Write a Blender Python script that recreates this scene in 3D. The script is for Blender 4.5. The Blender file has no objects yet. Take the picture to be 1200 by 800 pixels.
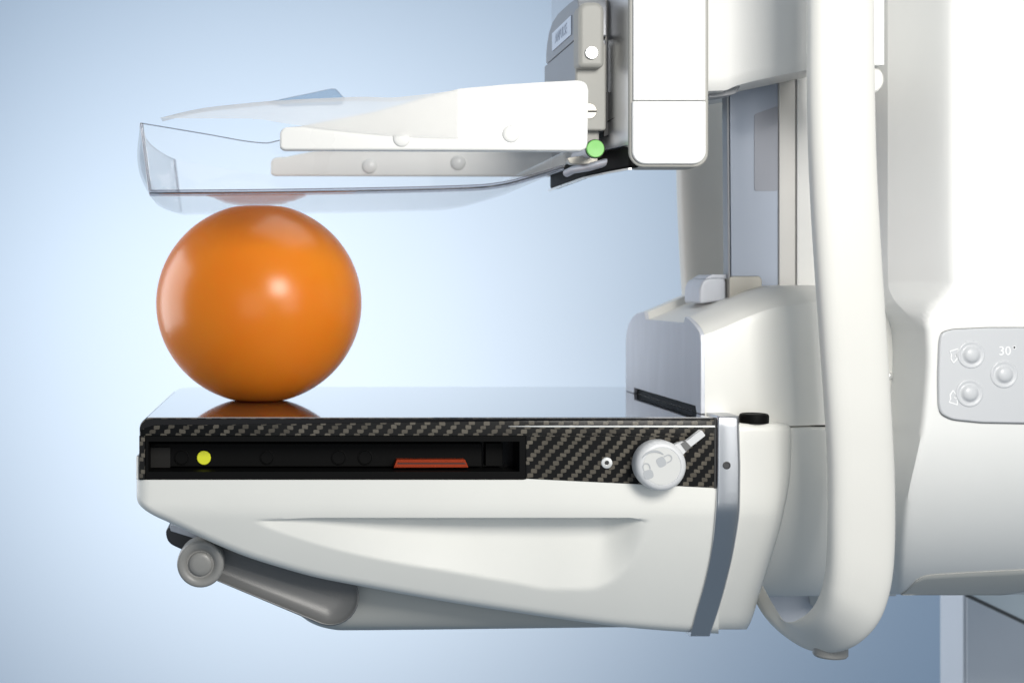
import bpy, bmesh, math, random
from mathutils import Vector

random.seed(7)
# ------------------------------------------------------------------ units
# 1 unit below = 0.5 mm.  x to the right, y away from the camera, d downwards
# (all measured from the camera axis; the near face of the table is y = 0).
S = 0.0005
CX, CY, DIST = 340.0, 335.0, 1630.0
def W(x, y, d): return Vector((x * S, y * S, -d * S))
def at(px, py, y):
    k = (DIST + y) / DIST
    return Vector(((px - CX) * k, y, (py - CY) * k))
def ax(px, y): return (px - CX) * (DIST + y) / DIST
def ad(py, y): return (py - CY) * (DIST + y) / DIST

scene = bpy.context.scene
COL = scene.collection
# ------------------------------------------------------------------ camera
cam_d = bpy.data.cameras.new('camera'); cam = bpy.data.objects.new('camera', cam_d); COL.objects.link(cam)
cam.location = (0, -DIST * S, 0); cam.rotation_euler = (math.radians(90), 0, 0)
cam_d.sensor_width = 36; cam_d.lens = DIST / 1200 * 36
cam_d.shift_x = (600 - CX) / 1200; cam_d.shift_y = -(400 - CY) / 1200
cam_d.clip_start = 0.02; cam_d.clip_end = 30
cam_d.dof.use_dof = True; cam_d.dof.focus_distance = (DIST + 40) * S; cam_d.dof.aperture_fstop = 9
scene.camera = cam
# ------------------------------------------------------------------ world, lamps, exposure
world = bpy.data.worlds.new('World'); scene.world = world; world.use_nodes = True
bg = world.node_tree.nodes['Background']
bg.inputs[0].default_value = (0.62, 0.80, 1.0, 1); bg.inputs[1].default_value = 0.24
def area(name, loc, target, size, power, color=(1, 1, 1), size_y=None):
    l = bpy.data.lights.new(name, 'AREA'); l.energy = power; l.color = color; l.size = size * S
    if size_y: l.shape = 'RECTANGLE'; l.size_y = size_y * S
    o = bpy.data.objects.new(name, l); COL.objects.link(o); o.location = W(*loc)
    o.rotation_euler = (W(*target) - W(*loc)).to_track_quat('-Z', 'Y').to_euler(); return o
area('key_softbox', (650, -1370, -560), (420, 100, 60), 500, 5.15, (1, 0.97, 0.915))
area('top_fill', (600, 500, -1700), (450, 150, 0), 1300, 2.9, (1, 0.98, 0.94))  # added fill for the upward faces, not a known source
area('left_fill', (-1900, 1000, -250), (500, 200, 0), 1700, 9.0, (0.97, 0.98, 1), 1700)  # added fill to lift the left-facing surfaces, not a known source
area('front_fill', (-250, -2600, 60), (200, 0, 60), 1400, 2.0, (1, 0.985, 0.96))
area('right_softbox', (1150, -1500, -150), (500, 0, 120), 700, 1.5, (1, 0.985, 0.95), 1000)
sp = bpy.data.lights.new('backdrop_spot', 'SPOT'); sp.energy = 44; sp.color = (1, 0.81, 0.65)
sp.spot_size = math.radians(125); sp.spot_blend = 1.0; sp.shadow_soft_size = 0.12
spo = bpy.data.objects.new('backdrop_spot', sp); COL.objects.link(spo)
spo.location = W(70, 950, 340); spo.rotation_euler = (W(40, 2700, 300) - W(70, 950, 340)).to_track_quat('-Z', 'Y').to_euler()
vs = scene.view_settings; vs.view_transform = 'Standard'; vs.look = 'None'; vs.gamma = 1; vs.exposure = 0
scene.render.engine = 'CYCLES'
cy = scene.cycles; cy.max_bounces = 14; cy.transparent_max_bounces = 24; cy.transmission_bounces = 8
cy.use_denoising = True; cy.sample_clamp_indirect = 6; cy.caustics_reflective = True; cy.caustics_refractive = False

# ------------------------------------------------------------------ materials
def nt(name):
    m = bpy.data.materials.new(name); m.use_nodes = True
    t = m.node_tree; return m, t, t.nodes['Principled BSDF']
def math_n(t, op, a, b=None, c=None):
    n = t.nodes.new('ShaderNodeMath'); n.operation = op
    for i, v in enumerate((a, b, c)):
        if v is None: continue
        if isinstance(v, (int, float)): n.inputs[i].default_value = v
        else: t.links.new(v, n.inputs[i])
    return n.outputs[0]
def mat(name, color, rough=0.4, metal=0.0, coat=0.0, bump=0.0, bscale=2500, var=0.03, vscale=25, ior=1.5, stretch=None, rvar=0.08):
    m, t, p = nt(name)
    tc = t.nodes.new('ShaderNodeTexCoord'); mp = t.nodes.new('ShaderNodeMapping')
    t.links.new(tc.outputs['Object'], mp.inputs[0])
    if stretch: mp.inputs['Scale'].default_value = stretch
    n = t.nodes.new('ShaderNodeTexNoise'); n.inputs['Scale'].default_value = vscale; n.inputs['Detail'].default_value = 6
    t.links.new(mp.outputs[0], n.inputs['Vector'])
    mx = t.nodes.new('ShaderNodeMix'); mx.data_type = 'RGBA'
    c1 = [max(0, c * (1 - var)) for c in color] + [1]; c2 = [min(1, c * (1 + var)) for c in color] + [1]
    mx.inputs[6].default_value = c1; mx.inputs[7].default_value = c2
    t.links.new(n.outputs[0], mx.inputs[0]); t.links.new(mx.outputs[2], p.inputs['Base Color'])
    r = math_n(t, 'MULTIPLY_ADD', n.outputs[0], rvar, rough - rvar / 2)
    t.links.new(r, p.inputs['Roughness'])
    p.inputs['Metallic'].default_value = metal; p.inputs['Coat Weight'].default_value = coat; p.inputs['Coat Roughness'].default_value = 0.06
    p.inputs['IOR'].default_value = ior
    if bump:
        n2 = t.nodes.new('ShaderNodeTexNoise'); n2.inputs['Scale'].default_value = bscale; n2.inputs['Detail'].default_value = 3
        t.links.new(mp.outputs[0], n2.inputs['Vector'])
        b = t.nodes.new('ShaderNodeBump'); b.inputs['Strength'].default_value = bump; b.inputs['Distance'].default_value = 0.0002
        t.links.new(n2.outputs[0], b.inputs['Height']); t.links.new(b.outputs[0], p.inputs['Normal'])
    return m
M = {}
M['white'] = mat('white_painted_shell', (0.82, 0.812, 0.765), 0.42, bump=0.10, bscale=2200)
M['cream'] = mat('cream_plastic', (0.75, 0.742, 0.70), 0.36, bump=0.12, bscale=1800)
M['gantry'] = mat('gantry_white', (0.77, 0.77, 0.75), 0.36, bump=0.05, bscale=1500)
M['textured'] = mat('textured_white', (0.74, 0.74, 0.725), 0.45, bump=0.35, bscale=1500)
M['rail'] = mat('white_rail_plastic', (0.84, 0.83, 0.80), 0.28, bump=0.03)
M['handle'] = mat('soft_handle', (0.69, 0.68, 0.64), 0.5, bump=0.25, bscale=1600)
M['keel'] = mat('shaded_keel', (0.50, 0.50, 0.47), 0.38, bump=0.15)  # shell material in shadow: the darkening is put into the colour
M['lever'] = mat('grey_lever', (0.150, 0.150, 0.148), 0.33, bump=0.25)
M['knobgrey'] = mat('grey_end_knob', (0.27, 0.265, 0.252), 0.35, bump=0.15)
M['dark'] = mat('dark_rubber', (0.05, 0.05, 0.052), 0.5, bump=0.2)
M['pad'] = mat('dark_pad', (0.022, 0.021, 0.020), 0.6, bump=0.2, ior=1.2)
M['black'] = mat('black_plastic', (0.004, 0.004, 0.004), 0.55, bump=0.15, bscale=1200, ior=1.17)
M['blackgloss'] = mat('black_gloss', (0.004, 0.004, 0.005), 0.2, ior=1.25)
M['alu'] = mat('brushed_aluminium', (0.62, 0.63, 0.65), 0.30, 1.0, bump=0.25, bscale=900, stretch=(1, 1, 0.06))
M['band'] = mat('band_metal', (0.60, 0.61, 0.63), 0.30, 1.0, bump=0.08)
M['plate'] = mat('grey_blue_lacquer', (0.60, 0.62, 0.67), 0.42, 0.15, bump=0.5, bscale=700, var=0.14, vscale=60, stretch=(1, 1, 0.25))
M['carr'] = mat('grey_carriage', (0.33, 0.325, 0.30), 0.5, 0.0, bump=0.06)
M['carrside'] = mat('dark_carriage', (0.27, 0.28, 0.30), 0.40, 0.2, bump=0.06)
M['beige'] = mat('beige_metal', (0.45, 0.43, 0.385), 0.42, 0.5, bump=0.05)
M['screw'] = mat('bright_screw', (0.85, 0.85, 0.83), 0.28, 0.6)
M['face'] = mat('knob_face_plastic', (0.66, 0.66, 0.64), 0.5, bump=0.05)
M['cover'] = mat('bright_cover', (0.82, 0.82, 0.81), 0.30, bump=0.02)
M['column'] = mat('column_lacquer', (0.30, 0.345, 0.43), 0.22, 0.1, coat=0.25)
M['colreflect'] = mat('column_reflection', (0.23, 0.245, 0.29), 0.25, 0.1, coat=0.2)  # darker tone painted as a reflection in the column panel
M['colgrey'] = mat('column_grey', (0.52, 0.51, 0.49), 0.35, 0.2)
M['panel'] = mat('keypad_grey', (0.56, 0.57, 0.585), 0.33)
M['button'] = mat('keypad_button', (0.58, 0.59, 0.605), 0.28)
M['print'] = mat('white_print', (0.88, 0.88, 0.88), 0.5)
M['greyprint'] = mat('grey_print', (0.45, 0.465, 0.48), 0.5)
M['label'] = mat('label_plate', (0.60, 0.67, 0.78), 0.4)
M['labelink'] = mat('label_ink', (0.42, 0.48, 0.58), 0.5)
M['green'] = mat('green_button', (0.16, 0.52, 0.09), 0.4)
M['yellow'] = mat('yellow_dot', (0.80, 0.82, 0.02), 0.45)
M['red'] = mat('red_tab', (0.31, 0.040, 0.012), 0.45, ior=1.2)
M['knobmetal'] = mat('satin_knob', (0.66, 0.665, 0.67), 0.42, 0.05)
M['seam'] = mat('dark_seam', (0.03, 0.03, 0.03), 0.6)
M['cab'] = mat('cabinet_lacquer', (0.68, 0.71, 0.76), 0.35)
M['cabpale'] = mat('cabinet_pale', (0.78, 0.84, 0.86), 0.35)
M['wall'] = mat('blue_backdrop', (0.475, 0.635, 0.835), 0.9, var=0.012, vscale=3)

# table top: dark lacquer with a mirror-like clear coat
m, t, p = nt('lacquered_carbon_top'); M['top'] = m
p.inputs['Base Color'].default_value = (0.03, 0.035, 0.045, 1); p.inputs['Roughness'].default_value = 0.07
p.inputs['IOR'].default_value = 2.4; p.inputs['Coat Weight'].default_value = 1; p.inputs['Coat Roughness'].default_value = 0.02; p.inputs['Coat IOR'].default_value = 1.7

# carbon twill weave
m, t, p = nt('carbon_twill'); M['carbon'] = m
tc = t.nodes.new('ShaderNodeTexCoord'); sx = t.nodes.new('ShaderNodeSeparateXYZ')
ns = t.nodes.new('ShaderNodeTexNoise'); ns.inputs['Scale'].default_value = 120; ns.inputs['Detail'].default_value = 1
vm = t.nodes.new('ShaderNodeVectorMath'); vm.operation = 'MULTIPLY_ADD'; vm.inputs[1].default_value = (0.0016,) * 3
t.links.new(tc.outputs['Object'], ns.inputs['Vector']); t.links.new(ns.outputs['Color'], vm.inputs[0]); t.links.new(tc.outputs['Object'], vm.inputs[2])
t.links.new(vm.outputs[0], sx.inputs[0])
u = math_n(t, 'DIVIDE', sx.outputs[0], 4.35 * S)
vv = math_n(t, 'DIVIDE', math_n(t, 'ADD', math_n(t, 'MULTIPLY', sx.outputs[2], -1), math_n(t, 'MULTIPLY', sx.outputs[1], 0.7)), 4.8 * S)
row = math_n(t, 'FLOOR', vv); fv = math_n(t, 'FRACT', vv)
uu = math_n(t, 'ADD', u, row)
q = math_n(t, 'FLOORED_MODULO', uu, 4.0)
# distance inside the tow: 0..1.5 wide
ex = math_n(t, 'POWER', math_n(t, 'DIVIDE', math_n(t, 'ABSOLUTE', math_n(t, 'SUBTRACT', q, 0.85)), 0.84), 5.0)
ez = math_n(t, 'POWER', math_n(t, 'DIVIDE', math_n(t, 'ABSOLUTE', math_n(t, 'SUBTRACT', fv, 0.5)), 0.50), 5.0)
mask = math_n(t, 'MULTIPLY', math_n(t, 'SUBTRACT', 1.0, math_n(t, 'ADD', ex, ez)), 2.2)
cl = t.nodes.new('ShaderNodeClamp'); t.links.new(mask, cl.inputs[0])
# tow index -> own tone; fibres inside the tow
tow = math_n(t, 'FLOOR', math_n(t, 'DIVIDE', uu, 4.0))
cmb = t.nodes.new('ShaderNodeCombineXYZ'); t.links.new(tow, cmb.inputs[0]); t.links.new(row, cmb.inputs[1])
wn = t.nodes.new('ShaderNodeTexWhiteNoise'); wn.noise_dimensions = '2D'; t.links.new(cmb.outputs[0], wn.inputs['Vector'])
fib = t.nodes.new('ShaderNodeTexNoise'); fib.inputs['Scale'].default_value = 1400; t.links.new(tc.outputs['Object'], fib.inputs['Vector'])
big = t.nodes.new('ShaderNodeTexNoise'); big.inputs['Scale'].default_value = 45; t.links.new(tc.outputs['Object'], big.inputs['Vector'])
tone = math_n(t, 'ADD', math_n(t, 'MULTIPLY', wn.outputs[0], 0.45), math_n(t, 'ADD', math_n(t, 'MULTIPLY', fib.outputs[0], 0.5), math_n(t, 'MULTIPLY', big.outputs[0], 0.7)))
ramp = t.nodes.new('ShaderNodeMix'); ramp.data_type = 'RGBA'
ramp.inputs[6].default_value = (0.04, 0.035, 0.028, 1); ramp.inputs[7].default_value = (0.145, 0.129, 0.104, 1)
t.links.new(math_n(t, 'SUBTRACT', tone, 0.25), ramp.inputs[0])
mx = t.nodes.new('ShaderNodeMix'); mx.data_type = 'RGBA'; mx.inputs[6].default_value = (0.005, 0.005, 0.005, 1)
t.links.new(cl.outputs[0], mx.inputs[0]); t.links.new(ramp.outputs[2], mx.inputs[7]); t.links.new(mx.outputs[2], p.inputs['Base Color'])
p.inputs['Roughness'].default_value = 0.42; p.inputs['IOR'].default_value = 1.22; p.inputs['Coat Weight'].default_value = 0.10; p.inputs['Coat Roughness'].default_value = 0.12
bp = t.nodes.new('ShaderNodeBump'); bp.inputs['Strength'].default_value = 0.4; bp.inputs['Distance'].default_value = 0.0002
t.links.new(cl.outputs[0], bp.inputs['Height']); t.links.new(bp.outputs[0], p.inputs['Normal'])

# clear thermoplastic, thin walled: lets light straight through, mirrors at grazing angles
def clear(name, tint, refl=1.0, haze=0.0, rough=0.03, ior=1.5):
    m = bpy.data.materials.new(name); m.use_nodes = True; t = m.node_tree
    t.nodes.remove(t.nodes['Principled BSDF']); out = t.nodes['Material Output']
    tr = t.nodes.new('ShaderNodeBsdfTransparent'); tr.inputs[0].default_value = (*tint, 1)
    gl = t.nodes.new('ShaderNodeBsdfGlossy'); gl.inputs['Roughness'].default_value = rough
    fr = t.nodes.new('ShaderNodeFresnel'); fr.inputs[0].default_value = ior
    n = t.nodes.new('ShaderNodeTexNoise'); n.inputs['Scale'].default_value = 22; n.inputs['Detail'].default_value = 1
    tc = t.nodes.new('ShaderNodeTexCoord'); t.links.new(tc.outputs['Object'], n.inputs['Vector'])
    b = t.nodes.new('ShaderNodeBump'); b.inputs['Strength'].default_value = 0.25; b.inputs['Distance'].default_value = 0.002
    t.links.new(n.outputs[0], b.inputs['Height']); t.links.new(b.outputs[0], gl.inputs['Normal']); t.links.new(b.outputs[0], fr.inputs['Normal'])
    f = math_n(t, 'MULTIPLY', fr.outputs[0], refl)
    mx = t.nodes.new('ShaderNodeMixShader'); t.links.new(f, mx.inputs[0]); t.links.new(tr.outputs[0], mx.inputs[1]); t.links.new(gl.outputs[0], mx.inputs[2])
    last = mx
    if haze:
        df = t.nodes.new('ShaderNodeBsdfDiffuse'); df.inputs[0].default_value = (0.85, 0.87, 0.9, 1)
        m2 = t.nodes.new('ShaderNodeMixShader'); m2.inputs[0].default_value = haze
        t.links.new(mx.outputs[0], m2.inputs[1]); t.links.new(df.outputs[0], m2.inputs[2]); last = m2
    t.links.new(last.outputs[0], out.inputs[0]); return m
M['clear'] = clear('clear_plastic', (0.995, 0.996, 0.998), 0.8, 0.02)
M['clearfloor'] = clear('clear_plastic_floor', (0.995, 0.995, 0.997), 0.6)
M['clearside'] = clear('clear_plastic_side', (0.985, 0.988, 0.99), 0.5, 0.03)
M['edge'] = clear('clear_plastic_edge', (0.68, 0.68, 0.71), 1.0, 0.05, 0.08)
M['fillet'] = clear('clear_plastic_fillet', (0.82, 0.81, 0.83), 1.1, 0.04, 0.05)
M['bluetab'] = clear('clear_plastic_tab', (0.70, 0.78, 0.85), 1.0, 0.10)
# translucent protective film
m = bpy.data.materials.new('translucent_film'); m.use_nodes = True; t = m.node_tree; M['film'] = m
t.nodes.remove(t.nodes['Principled BSDF'])
tr = t.nodes.new('ShaderNodeBsdfTransparent'); df = t.nodes.new('ShaderNodeBsdfDiffuse'); df.inputs[0].default_value = (0.90, 0.892, 0.875, 1)
tl = t.nodes.new('ShaderNodeBsdfTranslucent'); tl.inputs[0].default_value = (0.90, 0.90, 0.90, 1)
a1 = t.nodes.new('ShaderNodeMixShader'); a1.inputs[0].default_value = 0.42; t.links.new(df.outputs[0], a1.inputs[1]); t.links.new(tl.outputs[0], a1.inputs[2])
nn = t.nodes.new('ShaderNodeTexNoise'); nn.inputs['Scale'].default_value = 30; tc = t.nodes.new('ShaderNodeTexCoord'); t.links.new(tc.outputs['Object'], nn.inputs['Vector'])
a2 = t.nodes.new('ShaderNodeMixShader'); t.links.new(math_n(t, 'MULTIPLY_ADD', nn.outputs[0], 0.14, 0.43), a2.inputs[0])
t.links.new(tr.outputs[0], a2.inputs[1]); t.links.new(a1.outputs[0], a2.inputs[2]); t.links.new(a2.outputs[0], t.nodes['Material Output'].inputs[0])
# balloon latex
m, t, p = nt('orange_latex'); M['latex'] = m
p.inputs['Base Color'].default_value = (0.74, 0.215, 0.022, 1); p.inputs['Roughness'].default_value = 0.27; p.inputs['IOR'].default_value = 1.42
p.inputs['Subsurface Weight'].default_value = 0.55; p.inputs['Subsurface Radius'].default_value = (1.0, 0.45, 0.1); p.inputs['Subsurface Scale'].default_value = 0.02
tc = t.nodes.new('ShaderNodeTexCoord'); nn = t.nodes.new('ShaderNodeTexNoise'); nn.inputs['Scale'].default_value = 14; nn.inputs['Detail'].default_value = 2
t.links.new(tc.outputs['Object'], nn.inputs['Vector']); mx = t.nodes.new('ShaderNodeMix'); mx.data_type = 'RGBA'
mx.inputs[6].default_value = (0.82, 0.195, 0.010, 1); mx.inputs[7].default_value = (0.79, 0.262, 0.013, 1)
t.links.new(nn.outputs[0], mx.inputs[0]); t.links.new(mx.outputs[2], p.inputs['Base Color'])
n2 = t.nodes.new('ShaderNodeTexNoise'); n2.inputs['Scale'].default_value = 600; t.links.new(tc.outputs['Object'], n2.inputs['Vector'])
b = t.nodes.new('ShaderNodeBump'); b.inputs['Strength'].default_value = 0.06; b.inputs['Distance'].default_value = 0.0003
t.links.new(n2.outputs[0], b.inputs['Height']); t.links.new(b.outputs[0], p.inputs['Normal'])

# ------------------------------------------------------------------ builders
WL = {}
def thing(name, label, cat, loc, group=None):
    o = bpy.data.objects.new(name, None); COL.objects.link(o); o.empty_display_size = 0.01
    o.location = W(*loc); WL[o] = Vector(o.location); o['label'] = label; o['category'] = cat
    if group: o['group'] = group
    return o
def mk(name, verts, faces, m, parent=None, bevel=0, seg=3, sharp=35, label=None, subsurf=0, solid=0, recalc=True, kind=None):
    """verts in (x, y, d) units -> one mesh object with its origin at its middle"""
    P = [W(*v) for v in verts]
    lo = Vector([min(q[i] for q in P) for i in range(3)]); hi = Vector([max(q[i] for q in P) for i in range(3)])
    c = (lo + hi) / 2
    me = bpy.data.meshes.new(name); me.from_pydata([tuple(q - c) for q in P], [], faces)
    bm = bmesh.new(); bm.from_mesh(me)
    bmesh.ops.remove_doubles(bm, verts=bm.verts, dist=1e-6)
    if recalc: bmesh.ops.recalc_face_normals(bm, faces=bm.faces)
    if solid: bmesh.ops.solidify(bm, geom=bm.faces[:], thickness=solid * S)
    for f in bm.faces: f.smooth = True
    bm.to_mesh(me); bm.free()
    if solid: sharp = min(sharp, 60)
    me.set_sharp_from_angle(angle=math.radians(sharp)); me.materials.append(M[m])
    o = bpy.data.objects.new(name, me); COL.objects.link(o)
    o.location = c - (WL[parent] if parent else Vector()); o.parent = parent; WL[o] = c
    if bevel:
        b = o.modifiers.new('bevel', 'BEVEL'); b.width = bevel * S; b.segments = seg; b.limit_method = 'ANGLE'; b.angle_limit = math.radians(32); b.harden_normals = True
    if label: o['label'] = label
    if kind: o['kind'] = kind
    return o
def tag(o, label, cat): o['label'] = label; o['category'] = cat; return o
def prism(name, pts, y0, y1, m, parent=None, bevel=0, world=False, **k):
    """outline (px,py) standing at depth y0, extruded straight back to y1"""
    P = pts if world else [(at(a, b, y0).x, at(a, b, y0).z) for a, b in pts]
    n = len(P)
    v = [(a, y0, b) for a, b in P] + [(a, y1, b) for a, b in P]
    f = [list(range(n)), list(range(2 * n - 1, n - 1, -1))] + [[i, (i + 1) % n, n + (i + 1) % n, n + i] for i in range(n)]
    return mk(name, v, f, m, parent, bevel, **k)
def boxw(name, x0, x1, y0, y1, d0, d1, m, parent=None, bevel=0, **k):
    return prism(name, [(x0, d0), (x1, d0), (x1, d1), (x0, d1)], y0, y1, m, parent, bevel, world=True, **k)
def rr(x0, y0, x1, y1, r, n=6):
    """rounded rectangle outline; r = one radius or (tl, tr, br, bl)"""
    R = (r,) * 4 if not isinstance(r, (tuple, list)) else r
    out = []
    for (cx, cy, a0, q) in ((x0 + R[0], y0 + R[0], 180, R[0]), (x1 - R[1], y0 + R[1], 270, R[1]), (x1 - R[2], y1 - R[2], 0, R[2]), (x0 + R[3], y1 - R[3], 90, R[3])):
        if q <= 0: out.append((cx, cy)); continue
        for i in range(n + 1):
            a = math.radians(a0 + 90 * i / n); out.append((cx + q * math.cos(a), cy + q * math.sin(a)))
    return out
def smooth_poly(pts, r=4, n=4, closed=True):
    out = []
    N = len(pts)
    for i in range(N):
        p = Vector(pts[i]); a = Vector(pts[i - 1]); b = Vector(pts[(i + 1) % N])
        da = (a - p); db = (b - p); q = min(r, da.length * 0.45, db.length * 0.45)
        s = p + da.normalized() * q; e = p + db.normalized() * q
        for j in range(n + 1):
            t_ = j / n; out.append(tuple((1 - t_) ** 2 * s + 2 * t_ * (1 - t_) * p + t_ * t_ * e))
    return out
def lathe(name, c, axis, prof, m, parent=None, n=40, sharp=30, **k):
    """prof = [(r, h)], turned round axis through c (units)"""
    A = Vector(axis).normalized(); up = Vector((0, 0, 1)) if abs(A.z) < 0.9 else Vector((1, 0, 0))
    U = A.cross(up).normalized(); V = A.cross(U).normalized(); c = Vector(c); v = []; f = []
    for r, h in prof:
        for i in range(n):
            a = 2 * math.pi * i / n; v.append(c + A * h + (U * math.cos(a) + V * math.sin(a)) * r)
    for j in range(len(prof) - 1):
        for i in range(n): f.append([j * n + i, j * n + (i + 1) % n, (j + 1) * n + (i + 1) % n, (j + 1) * n + i])
    if prof[0][0] > 0: f.append(list(range(n - 1, -1, -1)))
    if prof[-1][0] > 0: f.append([(len(prof) - 1) * n + i for i in range(n)])
    return mk(name, v, f, m, parent, sharp=sharp, **k)
def relief(name, G, yb, m, parent=None, bevel=0, sharp=40, back=True, **k):
    """G[row][col] = (px, py, y): front surface; its border is carried straight back to depth yb"""
    R, C = len(G), len(G[0]); v = [tuple(at(*q)) for row in G for q in row]; f = []
    for r in range(R - 1):
        for c in range(C - 1): f.append([r * C + c, r * C + c + 1, (r + 1) * C + c + 1, (r + 1) * C + c])
    border = [(0, c) for c in range(C)] + [(r, C - 1) for r in range(1, R)] + [(R - 1, c) for c in range(C - 2, -1, -1)] + [(r, 0) for r in range(R - 2, 0, -1)]
    b0 = len(v); nb = len(border)
    for r, c in border: q = v[r * C + c]; v.append((q[0], yb, q[2]))
    for i in range(nb):
        j = (i + 1) % nb; a = border[i][0] * C + border[i][1]; b = border[j][0] * C + border[j][1]
        f.append([b, a, b0 + i, b0 + j])
    if back: f.append(list(range(b0, b0 + nb)))
    return mk(name, v, f, m, parent, bevel, sharp=sharp, **k)
def interp(P, x):
    if x <= P[0][0]: return P[0][1]
    for (a, b), (c, d) in zip(P, P[1:]):
        if x <= c: return b + (d - b) * (x - a) / (c - a) if c > a else d
    return P[-1][1]
def sinterp(P, x):
    """monotone cubic through the points"""
    if x <= P[0][0]: return P[0][1]
    if x >= P[-1][0]: return P[-1][1]
    for i in range(len(P) - 1):
        if x <= P[i + 1][0]: break
    def s(j):
        if j == 0: return (P[1][1] - P[0][1]) / (P[1][0] - P[0][0])
        if j == len(P) - 1: return (P[-1][1] - P[-2][1]) / (P[-1][0] - P[-2][0])
        a = (P[j][1] - P[j - 1][1]) / (P[j][0] - P[j - 1][0]); b = (P[j + 1][1] - P[j][1]) / (P[j + 1][0] - P[j][0])
        return 0 if a * b <= 0 else 2 * a * b / (a + b)
    h = P[i + 1][0] - P[i][0]; t_ = (x - P[i][0]) / h
    return (2 * t_**3 - 3 * t_**2 + 1) * P[i][1] + (t_**3 - 2 * t_**2 + t_) * h * s(i) + (-2 * t_**3 + 3 * t_**2) * P[i + 1][1] + (t_**3 - t_**2) * h * s(i + 1)
def ss(a, b, x):
    t_ = max(0, min(1, (x - a) / (b - a))); return t_ * t_ * (3 - 2 * t_)
def lin(a, b, n): return [a + (b - a) * i / (n - 1) for i in range(n)]
def text(name, s, loc, size, m, parent, facing='cam', ext=0.15, align='CENTER', rot=0):
    c = bpy.data.curves.new(name, 'FONT'); c.body = s; c.size = size * S; c.extrude = ext * S; c.align_x = align; c.align_y = 'CENTER'; c.resolution_u = 3
    tmp = bpy.data.objects.new(name, c); COL.objects.link(tmp)
    dg = bpy.context.evaluated_depsgraph_get(); me = bpy.data.meshes.new_from_object(tmp.evaluated_get(dg)); bpy.data.objects.remove(tmp)
    me.materials.clear(); me.materials.append(M[m])
    o = bpy.data.objects.new(name, me); COL.objects.link(o); wl = W(*loc)
    o.rotation_euler = (math.pi / 2, 0, 0) if facing == 'cam' else (math.pi / 2, 0, -math.pi / 2)
    o.location = wl - WL[parent]; o.parent = parent; WL[o] = wl; return o

# ================================================================== SETTING
# smooth studio wall with a gentle sweep, lit by the spot
me_v = [(-3500, 2700, -2600), (4200, 2700, -2600), (4200, 2700, 2600), (-3500, 2700, 2600), (-3500, 2760, -2600), (4200, 2760, -2600), (4200, 2760, 2600), (-3500, 2760, 2600)]
wall = mk('wall', me_v, [[0, 1, 2, 3], [7, 6, 5, 4], [0, 4, 5, 1], [1, 5, 6, 2], [2, 6, 7, 3], [3, 7, 4, 0]], 'wall')
wall['kind'] = 'structure'

# ================================================================== SUPPORT TABLE
T = thing('support_table', 'white and carbon fibre image receptor table holding up the orange balloon', 'support table', (163, 250, 400))
# --- top plate: carbon fibre body, mirror-like upper surface
def top_loop(y):
    back = 60
    q = max(0, (y - (500 - back)) / back); xl = -177 + back * (1 - math.sqrt(max(0, 1 - q * q))) * 0.8
    f = max(0, (6 - y) / 6); xl += 4 * (1 - math.sqrt(max(0, 1 - f * f)))
    r = 12; pts = []
    for i in range(7):
        a = math.radians(180 + 90 * i / 6); pts.append((xl + r + r * math.cos(a), 155 + r + r * math.sin(a)))
    return pts + [(512, 155), (512, 175), (xl, 175)]
ys = [0, 1, 2.5, 5] + lin(60, 440, 8) + [455, 470, 480, 488, 494, 498, 500]
L = []
for y in ys:
    lp = top_loop(y)
    if y < 4: # rounded front upper edge
        e = 2.5 * (1 - math.sqrt(max(0, 1 - ((4 - y) / 4) ** 2))); lp = [(a, b + (e if b < 168 else 0)) for a, b in lp]
    L.append([(a, y, b) for a, b in lp])
n = len(L[0]); v = [p for lp in L for p in lp]
f = [[i * n + j, i * n + (j + 1) % n, (i + 1) * n + (j + 1) % n, (i + 1) * n + j] for i in range(len(L) - 1) for j in range(n)] + [list(range(n)), list(range(len(v) - n, len(v)))]
tp = mk('top_plate', v, f, 'carbon', T, sharp=60)
# lacquered cover sheet lying on it (the mirror)
v = []
for y in ys[3:-1]:
    lp = top_loop(y); xl = lp[6][0] - 3; v += [(xl, y, 154.2), (511, y, 154.2), (511, y, 155.4), (xl, y, 155.4)]
n_ = len(v) // 4
f = [[4 * i + a, 4 * i + (a + 1) % 4, 4 * i + 4 + (a + 1) % 4, 4 * i + 4 + a] for i in range(n_ - 1) for a in range(4)] + [[0, 1, 2, 3], [4 * n_ - 4 + a for a in range(4)]]
mk('cover_sheet', v, f, 'top', T, sharp=20)
prism('edge_lip', [(840, 490.2), (840, 491.6), (620, 493), (300, 497), (182, 498), (168, 502), (163.4, 506), (163.6, 501), (166, 496), (170.5, 492.4), (176, 490.7)], -0.5, 2, 'blackgloss', T, bevel=0.3)
prism('bevel_highlight', [(596, 499.2), (640, 498.5), (838, 498.4), (838, 500.4), (640, 500.2), (596, 499.6)], -1.0, 2, 'screw', T)  # highlight of the step bevel, built as a bright raised strip
# --- carbon side panel and posts
prism('side_panel', [(616.5, 510.2), (839, 510.2), (839, 571.5), (616.5, 560.5)], 0, 24, 'carbon', T, bevel=0.4)
prism('side_post', [(163, 510.2), (170, 510.2), (170, 562), (163, 562)], 0.3, 40, 'carbon', T, bevel=1)
prism('side_post', [(159.6, 534), (162.8, 534), (162.8, 562), (159.6, 562)], 4, 490, 'white', T, bevel=1)
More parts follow.
